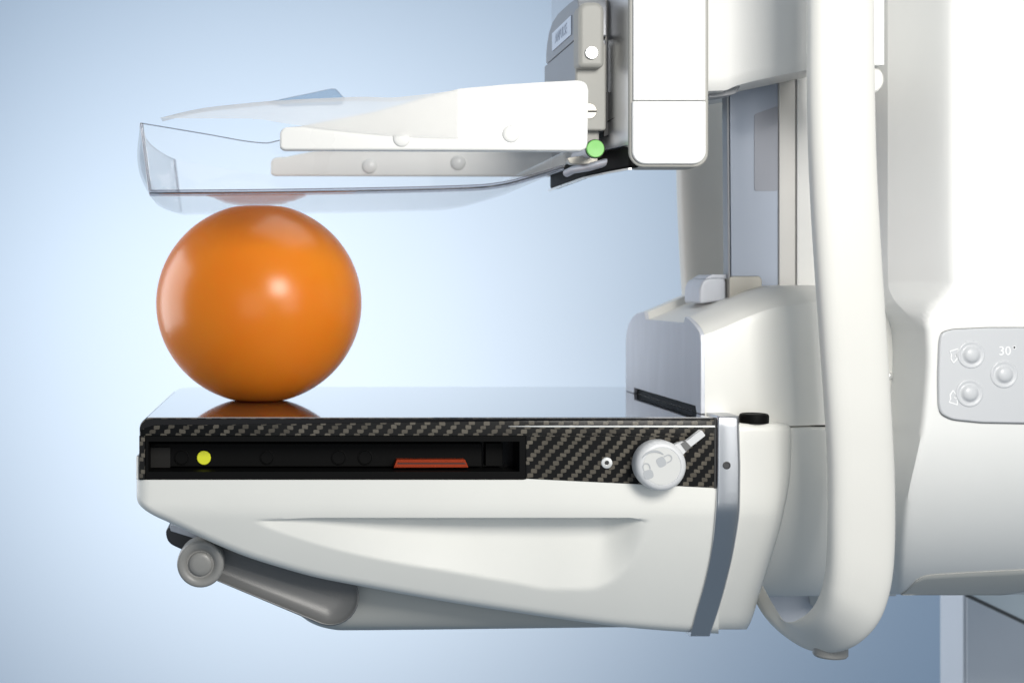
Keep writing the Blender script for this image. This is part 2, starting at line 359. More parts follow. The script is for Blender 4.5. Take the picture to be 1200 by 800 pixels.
# --- slot
fo = [(170.2, 510.6), (616.3, 510.6), (616.3, 561.4), (170.2, 561.4)]
def ring_prism(name, outer, inner, y0, y1, m, parent):
    A = [at(a, b, y0) for a, b in outer]; B = [at(a, b, y0) for a, b in inner]; n = len(A); v = []
    for y in (y0, y1):
        v += [(q.x, y, q.z) for q in A] + [(q.x, y, q.z) for q in B]
    f = []
    for i in range(n):
        j = (i + 1) % n
        f += [[i, j, n + j, n + i], [2 * n + i, 3 * n + i, 3 * n + j, 2 * n + j], [i, 2 * n + i, 2 * n + j, j], [n + i, n + j, 3 * n + j, 3 * n + i]]
    return mk(name, v, f, m, parent, bevel=0.7)
sf = ring_prism('slot_frame', fo, [(174, 517.5), (608.5, 517.5), (608.5, 552.5), (174, 552.5)], -0.6, 46, 'black', T)
bk = prism('slot_panel', [(165, 506), (620, 506), (620, 562), (165, 562)], 44, 60, 'blackgloss', T)
prism('shelf', [(175, 519), (565, 519), (565, 547), (175, 547)], 30, 43.5, 'black', sf, bevel=1.5)
prism('grey_pad', smooth_poly([(176, 524), (199.5, 524), (199.5, 548), (176, 548)], 1.5), 26, 30.5, 'pad', sf, bevel=0.6)
prism('end_block', [(569, 519), (589, 519), (589, 546), (569, 546)], 30, 43, 'black', sf, bevel=0.6)
for px, rr_ in ((213, 9), (313, 8.5), (397, 9), (428, 9)):
    lathe('round_socket', at(px, 535.7, 29.6), (0, -1, 0), [(rr_, 0), (rr_, 0.9), (rr_ - 1.0, 1.1), (rr_ - 1.6, 0.2), (0.01, 0.1)], 'black', sf)
c = at(239, 536, 29.6); lathe('yellow_dot', c, (0, -1, 0), [(8.3, 0), (8.3, 1.2), (7.8, 1.7), (0.01, 1.7)], 'yellow', sf)
rt = prism('red_tab', smooth_poly([(461.5, 548), (465, 538.5), (545, 538.5), (549, 547.6)], 1), 16, 30, 'red', T, bevel=0.8)
prism('ridge', [(467, 540.2), (544, 540.2), (544.6, 541.8), (466.5, 541.8)], 14.6, 16.5, 'red', rt, bevel=0.4)
prism('groove', [(466, 542.4), (545.5, 542.4), (545.8, 543.4), (465.6, 543.4)], 15.2, 17, 'seam', rt)
prism('ridge', [(463.8, 545.6), (547, 545.6), (547.6, 547.4), (463, 547.4)], 14.2, 16.5, 'red', rt, bevel=0.4)

# --- white lower shell with its scooped grip
ZB = [(160, 582), (161.5, 588), (166, 594), (178, 602.5), (196, 611), (226, 625), (250, 636), (289, 652), (330, 665), (370, 676), (415, 685), (520, 704), (590, 715), (680, 728), (728, 734), (803, 740), (842, 742)]
ST = lambda x: interp([(160, 562), (616, 562), (616.4, 560.8), (842, 571.8)], x)
SCT = lambda x: 606.5 + 3.0 * (1 - ss(290, 380, x)) + 3 * ss(735, 762, x)
SCB = [(296, 611), (330, 624), (400, 645), (470, 660), (520, 668), (600, 682), (650, 690), (690, 690), (712, 683), (735, 664), (750, 640), (758, 622), (762, 613)]
def base_f(z):
    e = max(0, z - 589); q = max(0, z - 600)
    return (0.34 * e * e / 36 if e < 18 else 0.34 * (e - 9)) + 0.0011 * q * q
def shell_f(x, z):
    y = base_f(z)
    t_, b_ = SCT(x), sinterp(SCB, x)
    if 296 < x < 762 and t_ < z < b_:
        D = 35 * ss(296, 560, x) ** 0.8 * (1 - ss(700, 764, x)) + 3 * ss(296, 320, x) * (1 - ss(730, 762, x))
        fr = (z - t_) / max(1, b_ - t_)
        tgt = base_f(t_) + D + (base_f(b_) - base_f(t_) - D) * fr ** 1.3
        w = 1 - ss(0.82, 1.0, fr) * 0.0
        y = max(y, tgt) if tgt > y else y
    d = x - 160
    if d < 14: y += 14 - math.sqrt(14 * 14 - (14 - d) ** 2)
    return y
xs = [160, 160.6, 161.5, 163, 165, 168, 171, 175] + lin(180, 290, 22) + lin(294, 700, 90) + lin(703, 770, 26) + lin(775, 842, 10)
NR = 46
G = []
absr = [0, 8, 20, 30, 36, 39, 42]
for r in range(NR + 4):
    row_ = []
    for x in xs:
        zb = sinterp(ZB, x); zt = ST(x); lip = SCT(x)
        if r < 7: za = zt + (lip - 0.4 - zt) * [0, .3, .6, .8, .88, .95, 1][r]
        else: za = lip + 1.0 + (zb - lip - 1.0) * (r - 7) / (NR - 7)
        u_ = r / NR; zl = zt + (zb - zt) * u_; w = ss(205, 262, x)
        z = zl * (1 - w) + za * w
        if r <= NR:
            zz = min(z, zb); y = shell_f(x, zz)
            q = max(0, 1 - (zb - zz) / 9.0); y += 9 * (1 - math.sqrt(max(0, 1 - q * q)))
        else:
            zz = zb - 0.1 * (r - NR); y = shell_f(x, zb) + 9 + [6, 16, 30][r - NR - 1]
        row_.append((x, zz, y))
    G.append(row_)
relief('lower_shell', G, 490, 'white', T, sharp=50)

# --- keel, lever and end knob beneath
KB = [(300, 660), (322, 686), (336, 704), (350, 719), (364, 729), (380, 735), (400, 738), (470, 737.5), (600, 736), (720, 734.5), (800, 734)]
G = []
kx = lin(300, 420, 31) + lin(430, 800, 20)
for r in range(16):
    row_ = []
    for x in kx:
        zb = sinterp(KB, x); zt = min(zb - 8, sinterp(ZB, x) - 22); t_ = r / 15; z = zt + (zb - zt) * t_
        q = max(0, 1 - (zb - z) / 22); row_.append((x, z, 104 + 22 * (1 - math.sqrt(max(0, 1 - q * q))) * 0.9 + 0.25 * (z - 690)))
    G.append(row_)
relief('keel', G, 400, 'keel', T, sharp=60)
def stadium(p, q, r0, r1, n=14):
    p, q = Vector(p), Vector(q); d = (q - p).normalized(); a0 = math.atan2(d.y, d.x); out = []
    for i in range(n + 1):
        a = a0 + math.pi / 2 + math.pi * i / n; out.append((p.x + r0 * math.cos(a), p.y + r0 * math.sin(a)))
    for i in range(n + 1):
        a = a0 - math.pi / 2 + math.pi * i / n; out.append((q.x + r1 * math.cos(a), q.y + r1 * math.sin(a)))
    return out
# lever: hollowed bar, a rounded rim around a concave face
def dished(name, outline, y0, y1, cen, m, parent, dish=8, rim=2.5):
    rings = [(1.0, 2.2), (0.985, 0.6), (0.965, 0), (0.94, 0.2), (0.915, 1.2), (0.8, dish * .45), (0.6, dish * .8), (0.35, dish), (0.1, dish)]
    v = []; f = []; n = len(outline); c = Vector(cen)
    for s_, dy in rings:
        for a, b in outline:
            # shrink towards the bar's own axis, not its middle
            q = Vector((a, b)); ab = Vector(cen[1]) - Vector(cen[0]) if isinstance(cen[0], tuple) else None
            v.append(tuple(at(a, b, y0 + dy)))
    return v
LV = stadium((238, 652), (387, 699), 20, 34)
def axis_pt(a, b, A, B):
    A, B, q = Vector(A), Vector(B), Vector((a, b)); d = B - A; t_ = max(0, min(1, (q - A).dot(d) / d.dot(d))); return A + d * t_
v = []; f = []; n = len(LV)
rings = [(1.0, 30), (1.0, 3), (0.99, 1), (0.965, 0), (0.94, 0.3), (0.92, 1.6), (0.8, 5), (0.6, 9), (0.35, 12), (0.02, 13)]
for s_, dy in rings:
    for a, b in LV:
        o_ = axis_pt(a, b, (238, 652), (387, 699)); q = o_ + (Vector((a, b)) - o_) * s_; v.append(tuple(at(q.x, q.y, 66 + dy)))
f = [[j * n + i, j * n + (i + 1) % n, (j + 1) * n + (i + 1) % n, (j + 1) * n + i] for j in range(len(rings) - 1) for i in range(n)] + [list(range(n))]
f.append([(len(rings) - 1) * n + i for i in range(n)])
lv = mk('release_lever', v, f, 'lever', T, sharp=50)
kn = lathe('end_knob', at(237, 654, 78), (0, -1, 0), [(27.5, 0), (28.3, 20), (28.2, 34), (27.2, 37), (25, 38.2), (18.5, 36.0), (17, 33.5), (16.2, 32.8), (14.8, 33.0), (13.8, 35.5), (12.8, 36.8), (8, 37.4), (0.01, 37.6)], 'knobgrey', T, n=56, sharp=50)
prism('stop_tab', smooth_poly([(193, 618), (226, 619), (246, 632), (236, 652), (215, 645), (196, 636)], 11, 6), 112, 330, 'dark', T, bevel=3)
prism('grey_strip', [(199, 616), (222, 618), (260, 634), (258, 640), (200, 622)], 100, 380, 'plate', T, bevel=1)

# --- metal band and end cover
BL = [(486.5, 840), (571, 839.5), (600, 838), (640, 834), (680, 826), (715, 816), (745.5, 808)]
BR = [(486.5, 866), (545, 868), (590, 867.5), (640, 861), (680, 852), (715, 842), (745.5, 831.5)]
rows = [487, 488.5, 491, 500, 545, 575, 588, 594, 598, 602, 608] + lin(620, 740, 13) + [743.5, 745]
G = []
for z in rows:
    a, b = sinterp(BL, z), sinterp(BR, z)
    e = 2.5 * (max(0, (491 - z) / 4)) ** 2 + 3 * max(0, (z - 742) / 3) ** 2
    G.append([(a, z, base_f(z) - 2 + e + 2), (a + .8, z, base_f(z) - 3.4 + e), (a + 2, z, base_f(z) - 4.4 + e), (a + 3.5, z, base_f(z) - 4.8 + e), (b - 3.5, z, base_f(z) - 4.8 + e), (b - 2, z, base_f(z) - 4.4 + e), (b - .8, z, base_f(z) - 3.4 + e), (b, z, base_f(z) + e)])
bd = relief('clamp_band', G, 410, 'band', T, sharp=50)
lathe('screw', at(851.5, 545, -5.0), (0, -1, 0), [(4.6, 0), (4.6, .6), (3.6, .8), (3.0, 0.2), (0.01, 0.1)], 'dark', bd, n=24)
prism('seal_strip', [(837.3, 490), (839.8, 490), (839.3, 572), (837, 572)], -0.8, 20, 'seam', T)
EL = [(496, 858), (600, 858), (680, 842), (741, 822)]
ER = [(496.3, 921), (499, 925), (504, 927.5), (548, 926.5), (611, 916), (665, 900), (699, 889), (728, 880), (737, 875)]
G = []
for z in [496.3, 497, 498.5, 501, 506] + lin(520, 600, 8) + lin(606, 728, 16) + [733, 736, 737]:
    a, b = sinterp(EL, z), sinterp(ER, z); e = 5 * max(0, (504 - z) / 8) ** 2 + 8 * max(0, (z - 726) / 11) ** 2
    row_ = []
    for t_ in (0, .3, .5, .62, .7, .76, .82, .88, .93, .97, 1):
        x = a + (b - a) * t_; q = max(0, (t_ - 0.6) / 0.4); yy = base_f(z) + 1 + e + 16 * q * q + 12 * (1 - math.sqrt(max(0, 1 - max(0, (t_ - .82) / .18) ** 2)))
        row_.append((x, z, yy))
    G.append(row_)
relief('end_cover', G, 480, 'cream', T, sharp=50)
c = at(883, 492, 19); lathe('rubber_stop', (c.x, 17, ad(495.6, 17)), (0, 0, -1), [(15, 0), (16.8, 0.8), (17, 8.5), (16.2, 10.6), (14.6, 11.4), (13.6, 10.6), (0.01, 10.4)], 'black', T, n=40)

# --- hex screw and locking knob
sc = lathe('screw', at(711, 542, 0), (0, -1, 0), [(6.6, 0), (6.6, 0.8), (6.0, 1.3), (3.0, 1.5)] + [(2.9, 0.2), (0.01, 0.1)], 'screw', T, n=24)
lathe('socket', at(711, 542, 0), (0, -1, 0), [(2.7, 0), (2.7, 0.7), (0.01, 0.75)], 'seam', sc, n=6)
K = lathe('lock_knob', at(768, 542.5, 0), (0, -1, 0), [(27, 0), (28.5, 3), (29.2, 8), (29.4, 20), (28.8, 24.5), (27, 27.5), (24.5, 29), (22.2, 29.2), (21.8, 28.6)], 'knobmetal', T, n=64, sharp=45)
kf = lathe('knob_face', at(768, 542.5, 0), (0, -1, 0), [(21.4, 24), (21.4, 28.7), (21, 29.0), (0.01, 29.0)], 'face', K, n=64)
def padlock(cx, cy, rot):
    A = math.radians(rot); R = lambda a, b: (cx + 1.22 * (a * math.cos(A) - b * math.sin(A)), cy + 1.22 * (a * math.sin(A) + b * math.cos(A)))
    body = [R(*q) for q in smooth_poly([(-4.8, -3.4), (4.8, -3.4), (4.8, 5.4), (-4.8, 5.4)], 3.6, 4)]
    y = -29.05
    Pw = lambda q: ((q[0] - CX) * (DIST + y) / DIST, (q[1] - CY) * (DIST + y) / DIST)
    prism('padlock_mark', [Pw(q) for q in body], y - 0.25, y + 0.3, 'greyprint', K, world=True)
    out = [(-3.8, -3.6)] + [(-3.8 * math.cos(math.pi * i / 8), -6.6 - 3.9 * math.sin(math.pi * i / 8)) for i in range(9)] + [(3.8, -3.6)]
    inn = [(a * 0.72, (b + 6.6) * 0.72 - 6.6 if b < -6 else b) for a, b in out]
    P = [R(*q) for q in out] + [R(*q) for q in reversed(inn)]
    n = len(out); v = [(*Pw(q)[:1], y - .25, Pw(q)[1]) for q in P]; N = len(P)
    f = [[i, i + 1, N - 2 - i, N - 1 - i] for i in range(n - 1)]
    mk('padlock_mark', v, f, 'greyprint', K, solid=0.3)
padlock(759.5, 554.5, -16); padlock(776.0, 540.5, 62)
v = []
NA = 16; y = -29.6
for i in range(NA + 1):
    a = math.radians(212 + 98 * i / NA); wdt = 0.8 + 2.0 * (1 - abs(2 * i / NA - 1) ** 2) ; 
    for r in (16.6 - wdt / 2, 16.6 + wdt / 2): q = at(767 + r * math.cos(a), 545 + r * math.sin(a), y); v.append(tuple(q))
mk('arc_mark', v, [[2 * i, 2 * i + 1, 2 * i + 3, 2 * i + 2] for i in range(NA)], 'greyprint', K, solid=0.3)
arm = smooth_poly([(786, 523), (795, 519), (806, 516), (822, 503.5), (827, 510), (809, 524), (799, 534), (794, 540)], 1.5, 3)
kl = prism('knob_lever', arm, -20, -11, 'knobmetal', K, bevel=1.2)
prism('lever_insert', [(797.5, 519.8), (803.5, 516.3), (810.5, 523.8), (803.8, 528.6)], -20.8, -10.6, 'lever', K, bevel=0.3)

# ================================================================== BALLOON
bm = bmesh.new(); bmesh.ops.create_uvsphere(bm, u_segments=96, v_segments=64, radius=1)
bv = []; bf = []
R = 138; cx = ax(303.5, 250); cd = (-108 + 155) / 2
for v_ in bm.verts:
    x, y, z = v_.co; e = 1 + 0.012 * z
    d = -z * 134.6; lim = 131.6
    if abs(d) > lim - 3: d = math.copysign(lim - 3 + 3 * (1 - math.exp(-(abs(d) - lim + 3) / 3)), d)
    s_ = 1.0 + (0.004 * (1 - z * z))
    bv.append((cx + x * R * s_, 250 + y * R * s_, cd + d))
bf = [[q.index for q in fc.verts] for fc in bm.faces]; bm.free()
bal = mk('balloon', bv, bf, 'latex', sharp=180)
tag(bal, 'round glossy orange balloon squeezed between clear paddle and carbon table', 'balloon')

# ================================================================== COMPRESSION PADDLE
P = thing('compression_paddle', 'clear plastic paddle tray with white side rails pressing on the balloon', 'paddle', (250, 250, -108))
YF, YK = 14, 486
def chest(y, s=1.0):
    t_ = (y - 250) / 236; return 1 - t_ * t_
def ptray(level):
    # returns plan outline of the tray at one height (x, y): chest side bulges outward
    pass
TRF = [(165, 144.5), (240, 157), (300, 167), (312, 167.8), (328, 164.5), (400, 150), (662, 150)]
BTF = [(175, 223), (300, 222), (430, 220), (560, 216.5), (590, 213), (625, 204), (661, 193)]
# front wall
def wall_strip(y, flip):
    k = (DIST + YF) / DIST
    X = lin(0, 1, 60); v = []
    for t_ in X:
        xt = 165 + (661 - 165) * t_; xb = 175 + (661 - 175) * t_
        dt = (sinterp(TRF, xt) - CY) * k; db = (sinterp(BTF, xb) - CY) * k
        for r in range(5):
            s_ = r / 4; px = xt + (xb - xt) * s_
            v.append(((px - CX) * k, y, dt + (db - dt) * s_))
    f = [[i * 5 + r, (i + 1) * 5 + r, (i + 1) * 5 + r + 1, i * 5 + r + 1] for i in range(59) for r in range(4)]
    return v, f
v, f = wall_strip(YF, 0); mk('tray_wall', v, f, 'clearside', P, solid=3.2)
v, f = wall_strip(YK, 0); mk('tray_wall', v, f, 'clear', P, solid=1.5)
# chest wall: convex in plan and in height
kF = (DIST + YF) / DIST
xt0, dt0 = (165 - CX) * kF, (144.5 - CY) * kF; xb0, db0 = (175 - CX) * kF, (223 - CY) * kF
v = []; NY, NH = 36, 16
for i in range(NY + 1):
    y = YF + (YK - YF) * i / NY; b_ = chest(y)
    for r in range(NH + 1):
        s_ = r / NH; d = dt0 + (db0 - dt0) * s_ + (3.0 * s_ ** 3) * min(1, b_ * 4); x0 = xt0 + (xb0 - xt0) * s_
        bul = 27 * b_ ** 0.8 * (math.sin(math.pi * (0.12 + 0.80 * s_)) ** 0.7)
        v.append((x0 - bul, y, d))
H1 = NH + 1
mk('chest_wall', v, [[i * H1 + r, (i + 1) * H1 + r, (i + 1) * H1 + r + 1, i * H1 + r + 1] for i in range(NY) for r in range(NH)], 'clearside', P, solid=3.2, sharp=80)
# floor sheet
v = []; NX = 50
for i in range(NX + 1):
    t_ = i / NX
    for j in range(25):
        y = YF + 8 + (YK - YF - 16) * j / 24
        x0 = xb0 + 8 - 18 * chest(y); x1 = (661 - CX) * kF; x = x0 + (x1 - x0) * t_
        pxb = CX + x / kF; dd = (sinterp(BTF, pxb) - CY) * kF + 5.5
        if x < 150: dd = max(dd, -108.9) if dd > -108 else dd
        v.append((x, y, dd))
mk('tray_floor', v, [[i * 25 + j, (i + 1) * 25 + j, (i + 1) * 25 + j + 1, i * 25 + j + 1] for i in range(NX) for j in range(24)], 'clearfloor', P, solid=1.2, sharp=80)
# thick rounded lower edge along front and back, and the chest side
for y0, sg in ((YF, 1),):
    v = []
    for i in range(61):
        px = 175 + (661 - 175) * i / 60; x = (px - CX) * kF; d0 = (sinterp(BTF, px) - CY) * kF
        for q in range(7):
            a = q / 6 * math.pi / 2; v.append((x, y0 + sg * (9 - 9 * math.cos(a)) - sg * 2, d0 + 6.8 * math.sin(a)))
    mk('lower_edge', v, [[i * 7 + q, (i + 1) * 7 + q, (i + 1) * 7 + q + 1, i * 7 + q + 1] for i in range(60) for q in range(6)], 'fillet', P, solid=2.5, sharp=80)
def tube(name, path, r, m, parent, n=8, closed=False, **k):
    v = []; f = []; N = len(path); path = [Vector(p) for p in path]
    for i, p_ in enumerate(path):
        d = (path[min(N - 1, i + 1)] - path[max(0, i - 1)]).normalized(); up = Vector((0, 0, 1)) if abs(d.z) < .9 else Vector((1, 0, 0))
        U = d.cross(up).normalized(); V = d.cross(U)
        for j in range(n): a = 2 * math.pi * j / n; v.append(p_ + (U * math.cos(a) + V * math.sin(a)) * r)
    f = [[i * n + j, i * n + (j + 1) % n, (i + 1) * n + (j + 1) % n, (i + 1) * n + j] for i in range(N - 1) for j in range(n)] + [list(range(n)), [(N - 1) * n + j for j in range(n)]]
    return mk(name, v, f, m, parent, **k)
tube('corner_edge', [at(165.6 + 10 * s_, 144.5 + 79 * s_, YF) for s_ in lin(0, 1, 9)], 1.8, 'edge', P)
tube('corner_edge', [((165.6 + 10 * s_ - CX) * kF, YK, (144.5 + 79 * s_ - CY) * kF) for s_ in lin(0, 1, 9)], 1.6, 'edge', P)
tube('rim_edge', [at(px, sinterp(TRF, px), YF - 1) for px in lin(165, 330, 30)], 0.7, 'edge', P)
tube('rim_edge', [(v_[0], v_[1], v_[2]) for v_ in [((CX - CX) + 0, 0, 0)]] if False else [(xt0 - 27 * chest(YF + (YK - YF) * i / 30) ** 0.8 * math.sin(math.pi * 0.12) ** 0.7, YF + (YK - YF) * i / 30, dt0) for i in range(31)], 0.5, 'fillet', P)
tube('lower_bead', [at(px, sinterp(BTF, px) + 0.2, YF - 2.5) for px in lin(176, 660, 60)], 0.6, 'fillet', P)
# right hand end of the tray
boxw('end_wall', (660 - CX) * kF, (663 - CX) * kF, YF, YK, (178 - CY) * kF, (193 - CY) * kF, 'clearside', P)
prism('rear_tab', [(312, 120), (388, 104), (394, 104.5), (404, 116), (400, 123), (330, 125)], 300, 303, 'bluetab', P, bevel=0.8)
# rails with bolts
RO = [(328, 172), (328, 156), (330.5, 151), (336, 149), (352, 147.8), (380, 142), (410, 136.5), (440, 130.5), (470, 122), (500, 113), (540, 103.5), (590, 99), (640, 95.8), (676, 94), (684, 95), (688.5, 99), (690, 106), (689.5, 140), (689, 168), (687, 174.5), (681, 177), (600, 176.6), (334, 175.8), (329.5, 174.5)]
r1 = prism('side_rail', RO, -10, 10, 'rail', P, bevel=3.2, seg=4)
off = -16
RW = [(at(a + (50 if a > 595 else 0), b, -10).x + off, at(a, b, -10).z) for a, b in RO]
r2 = prism('side_rail', RW, 470, 482, 'rail', P, bevel=3, world=True)
# the far rail stands a little in from the far wall
r2.location.y -= 100 * S; WL[r2].y -= 100 * S
for px, py in ((599, 157), (471, 162)):
    c = at(px, py, -10); lathe('bolt', c, (0, -1, 0), [(10.2, -0.5), (10.2, 0.8), (9.4, 1.6), (7, 2.2), (3.5, 2.6), (0.01, 2.7)], 'rail', r1, n=32, sharp=60)
    lathe('bolt', (c.x + off, 369, c.z), (0, -1, 0), [(10.6, -0.5), (10.6, 1.2), (9.6, 2.6), (7, 4), (3.5, 4.8), (0.01, 5)], 'rail', r2, n=32, sharp=60)

# ================================================================== PROTECTIVE FILM
FT = [(188, 138.2), (215, 131.5), (240, 126.5), (280, 122), (315, 118.8), (350, 116.5), (390, 114.8), (427, 113.6), (455, 114.5), (490, 111.5), (520, 108), (538, 105)]
FB = [(188, 138.8), (240, 139), (300, 139.2), (330, 143.5), (370, 149), (420, 154.5), (470, 159), (510, 161), (538, 161.5)]
v = []; NX = 234
for i in range(NX + 1):
    px = 188 + 350 * i / NX; t0, b0 = sinterp(FT, px), sinterp(FB, px)
    tooth = 1.3 if (i % 2 and px > 295) else 0
    for r in range(9):
        s_ = r / 8; py = b0 + tooth + (t0 - b0) * s_ if r == 0 else b0 + (t0 - b0) * s_
        wv = 1.5 * math.sin(px * 0.05) * s_
        v.append(tuple(at(px, py, -13.5 + 20 * max(0, s_ - 0.6) * (1 - ss(380, 450, px)) + wv * 0.5)))
    # carried over the top and away
    q = Vector(v[-1])
    for r in range(1, 4): v.append((q.x, q.y + 9 * r, q.z + 0.4 * r))
C_ = 12
fl = mk('protective_film', v, [[i * C_ + r, (i + 1) * C_ + r, (i + 1) * C_ + r + 1, i * C_ + r + 1] for i in range(NX) for r in range(C_ - 1)], 'film', sharp=80)
tag(fl, 'thin translucent sheet with serrated edge draped over the white paddle rail', 'film')

# ================================================================== PADDLE CARRIAGE
Cg = thing('paddle_carriage', 'grey metal carriage with green button holding the clear paddle', 'carriage', (365, 160, -150))
# upper cap and lower block (left faces run back to y = 273)
def blk(name, x0, x1, y0, y1, d0, d1, m, bev, par=Cg): return boxw(name, x0, x1, y0, y1, d0, d1, m, par, bevel=bev, seg=4)
capo = [(352, 66), (352, 240)]
# side profile of the upper body: rounded at its far top
prof = [(60, -303), (60, -338), (63, -347), (75, -352), (120, -355), (190, -356), (228, -352), (252, -343), (267, -329), (273, -315), (273, -303)]
v = [(350, y, d) for y, d in prof] + [(385, y, d) for y, d in prof]; n = len(prof)
ub = mk('upper_body', v, [list(range(n)), list(range(2 * n - 1, n - 1, -1))] + [[i, (i + 1) % n, n + (i + 1) % n, n + i] for i in range(n)], 'carrside', Cg, bevel=2)
blk('lower_body', 348, 386, 66, 275, -301, -189, 'carrside', 3)
prism('face_plate', rr(675, 50, 710.5, 153, 4), 56, 66, 'carr', Cg, bevel=2.5, seg=4)
prism('cap_block', rr(678, 2, 708.5, 79, (11, 11, 6, 6)), 36, 70, 'carr', Cg, bevel=6, seg=5)
prism('edge_strip', [(709, -20), (713.5, -20), (713.5, 150), (709, 150)], 70, 130, 'carr', Cg, bevel=1)
prism('gap', [(709.5, 108), (713.5, 108), (713, 158), (708, 160)], 64, 72, 'seam', Cg)
lp = boxw('label_plate', 348.6, 350, 98, 222, -336, -312, 'label', Cg, bevel=0.4)
text('lettering', 'AMPULSE', (348.3, 160, -324), 19, 'labelink', lp, facing='left')
lathe('screw', at(693, 62.5, 36), (0, -1, 0), [(7.6, -1), (7.6, 3), (7, 3.8), (0.01, 4)], 'screw', Cg, n=32)
s2 = lathe('screw', at(690, 130.5, 56), (0, -1, 0), [(9.6, -1), (9.6, 1.2), (9, 1.6), (0.01, 1.8)], 'beige', Cg, n=32)
prism('screw_slot', [(681, 129.6), (699, 129.6), (699, 131.6), (681, 131.6)], 53.2, 56, 'seam', s2)
prism('neck', [(688, 150), (702, 150), (702, 168), (688, 168)], 70, 110, 'carr', Cg, bevel=1)
gb = lathe('green_button', at(697.5, 174.5, 40), (0, -1, 0), [(9.8, -4), (10.6, -1), (10.6, 1.6), (9.8, 2.6), (5, 2.4), (0.01, 2.2)], 'green', Cg, n=40)
lathe('button_collar', at(697.5, 174.5, 44), (0, -1, 0), [(11.6, -3), (11.6, -0.5), (10.4, 0)], 'seam', gb, n=40)
tube('button_shaft', [at(697, 175, 46), at(690, 178, 90), at(676, 184, 150)], 7.5, 'plate', Cg, n=20)
prism('bracket', smooth_poly([(664, 185), (700, 180), (704, 186), (699, 192.5), (668, 192.5)], 3), 96, 110, 'beige', Cg, bevel=1)
# guide plate that runs back from the housing, black along its foot
def vplate(name, pts, d0, d1, th, m, par, bevel=0.8):
    v = []
    for (x, y) in pts: v += [(x, y, d0), (x, y, d1), (x + th, y, d1), (x + th, y, d0)]
    n = len(pts); f = [[i * 4 + a, i * 4 + (a + 1) % 4, (i + 1) * 4 + (a + 1) % 4, (i + 1) * 4 + a] for i in range(n - 1) for a in range(4)] + [[0, 1, 2, 3], [(n - 1) * 4 + a for a in range(4)]]
    return mk(name, v, f, m, par, bevel=bevel)
gp = vplate('guide_plate', [(399, 8), (388, 60), (376, 143), (376, 372)], -420, -166, 14, 'alu', Cg)
vplate('guide_foot', [(399, 6), (387, 60), (374, 143), (374, 374)], -165.5, -139, 14, 'black', Cg, bevel=4)
vplate('guide_edge', [(398, 6), (386, 60), (373, 143), (372, 378)], -138.8, -136.6, 4, 'screw', Cg, 0.3)
for a, b in (((713, 130), (734, 118.5)), ((711, 143), (729, 134))):
    tube('groove', [at(a[0], a[1], 66), at(b[0], b[1], 30)], 0.7, 'seam', Cg, n=6)
tube('cable', [at(664, 203, 150), at(672, 199, 130), at(690, 196, 100), at(712, 190, 70), at(732, 180, 50)], 5, 'plate', Cg, n=14)

# ================================================================== ROTATING ARM
A = thing('machine_arm', 'white upright machine arm with motor box and long grab handle beside table', 'machine arm', (620, 200, 330))
# --- compression motor housing
mh = prism('motor_housing', rr(737.5, -60, 830.5, 196, (0, 0, 17, 17)), 4, 46, 'carr', A, bevel=2, seg=3)
prism('front_cover', rr(742.5, -60, 827, 117.6, (0, 0, 0, 0)), 0, 7, 'cover', mh, bevel=1.2)
prism('lower_cover', rr(741.5, 118.4, 827.6, 192, (0, 0, 15, 15), 8), -1, 7, 'cover', mh, bevel=2.0, seg=4)
# --- upper crosspiece
UB = [(826, 107), (850, 106), (862, 101), (900, 91.5), (948, 82), (975, 78)]
G = []
for r in range(24):
    t_ = r / 23; row_ = []
    for x in lin(826, 975, 34):
        zb = sinterp(UB, x); z = -70 + (zb + 70) * t_
        e = 4 * max(0, 1 - (zb - z) / 5) ** 2; q = max(0, x - 922); row_.append((x, z, 60 + 0.010 * q * q + e))
    G.append(row_)
relief('crosspiece', G, 330, 'textured', A, sharp=50)
prism('shade_block', smooth_poly([(831, 105), (852, 103), (868, 100), (862, 110), (848, 113), (831, 115)], 2), 90, 120, 'carrside', A, bevel=1)  # dark block standing in for the shadow under the crosspiece
# --- telescoping column
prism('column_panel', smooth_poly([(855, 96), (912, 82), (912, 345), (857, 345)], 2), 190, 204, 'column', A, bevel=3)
prism('column_rib', [(851.5, 96), (854, 96), (856, 345), (853.5, 345)], 186, 206, 'carrside', A, bevel=0.5)
prism('column_strip', [(912.5, 80), (933, 76), (933, 345), (912.5, 345)], 187, 330, 'colgrey', A, bevel=2)
prism('column_strip', [(934.2, 76), (1024, 76), (1024, 345), (934.2, 345)], 185, 330, 'textured', A, bevel=1)
prism('reflection_patch', smooth_poly([(884, 134), (911.5, 124), (911.5, 224), (884, 224)], 3), 189.2, 191, 'colreflect', A)  # thin darker patch imitating a reflection, no separate part
prism('spine', [(1008, -70), (1060, -70), (1060, 360), (1008, 360)], 120, 330, 'colgrey', A, bevel=2)
prism('bright_strip', [(1012, -70), (1036.5, -70), (1036.5, 76.5), (1012, 76.5)], -48, 118, 'cover', A, bevel=1)
lathe('hinge_cap', at(1017.5, 94, -30), (0, -1, 0), [(16, -140), (16, 4), (14, 6), (0.01, 6.5)], 'cream', A, n=32)
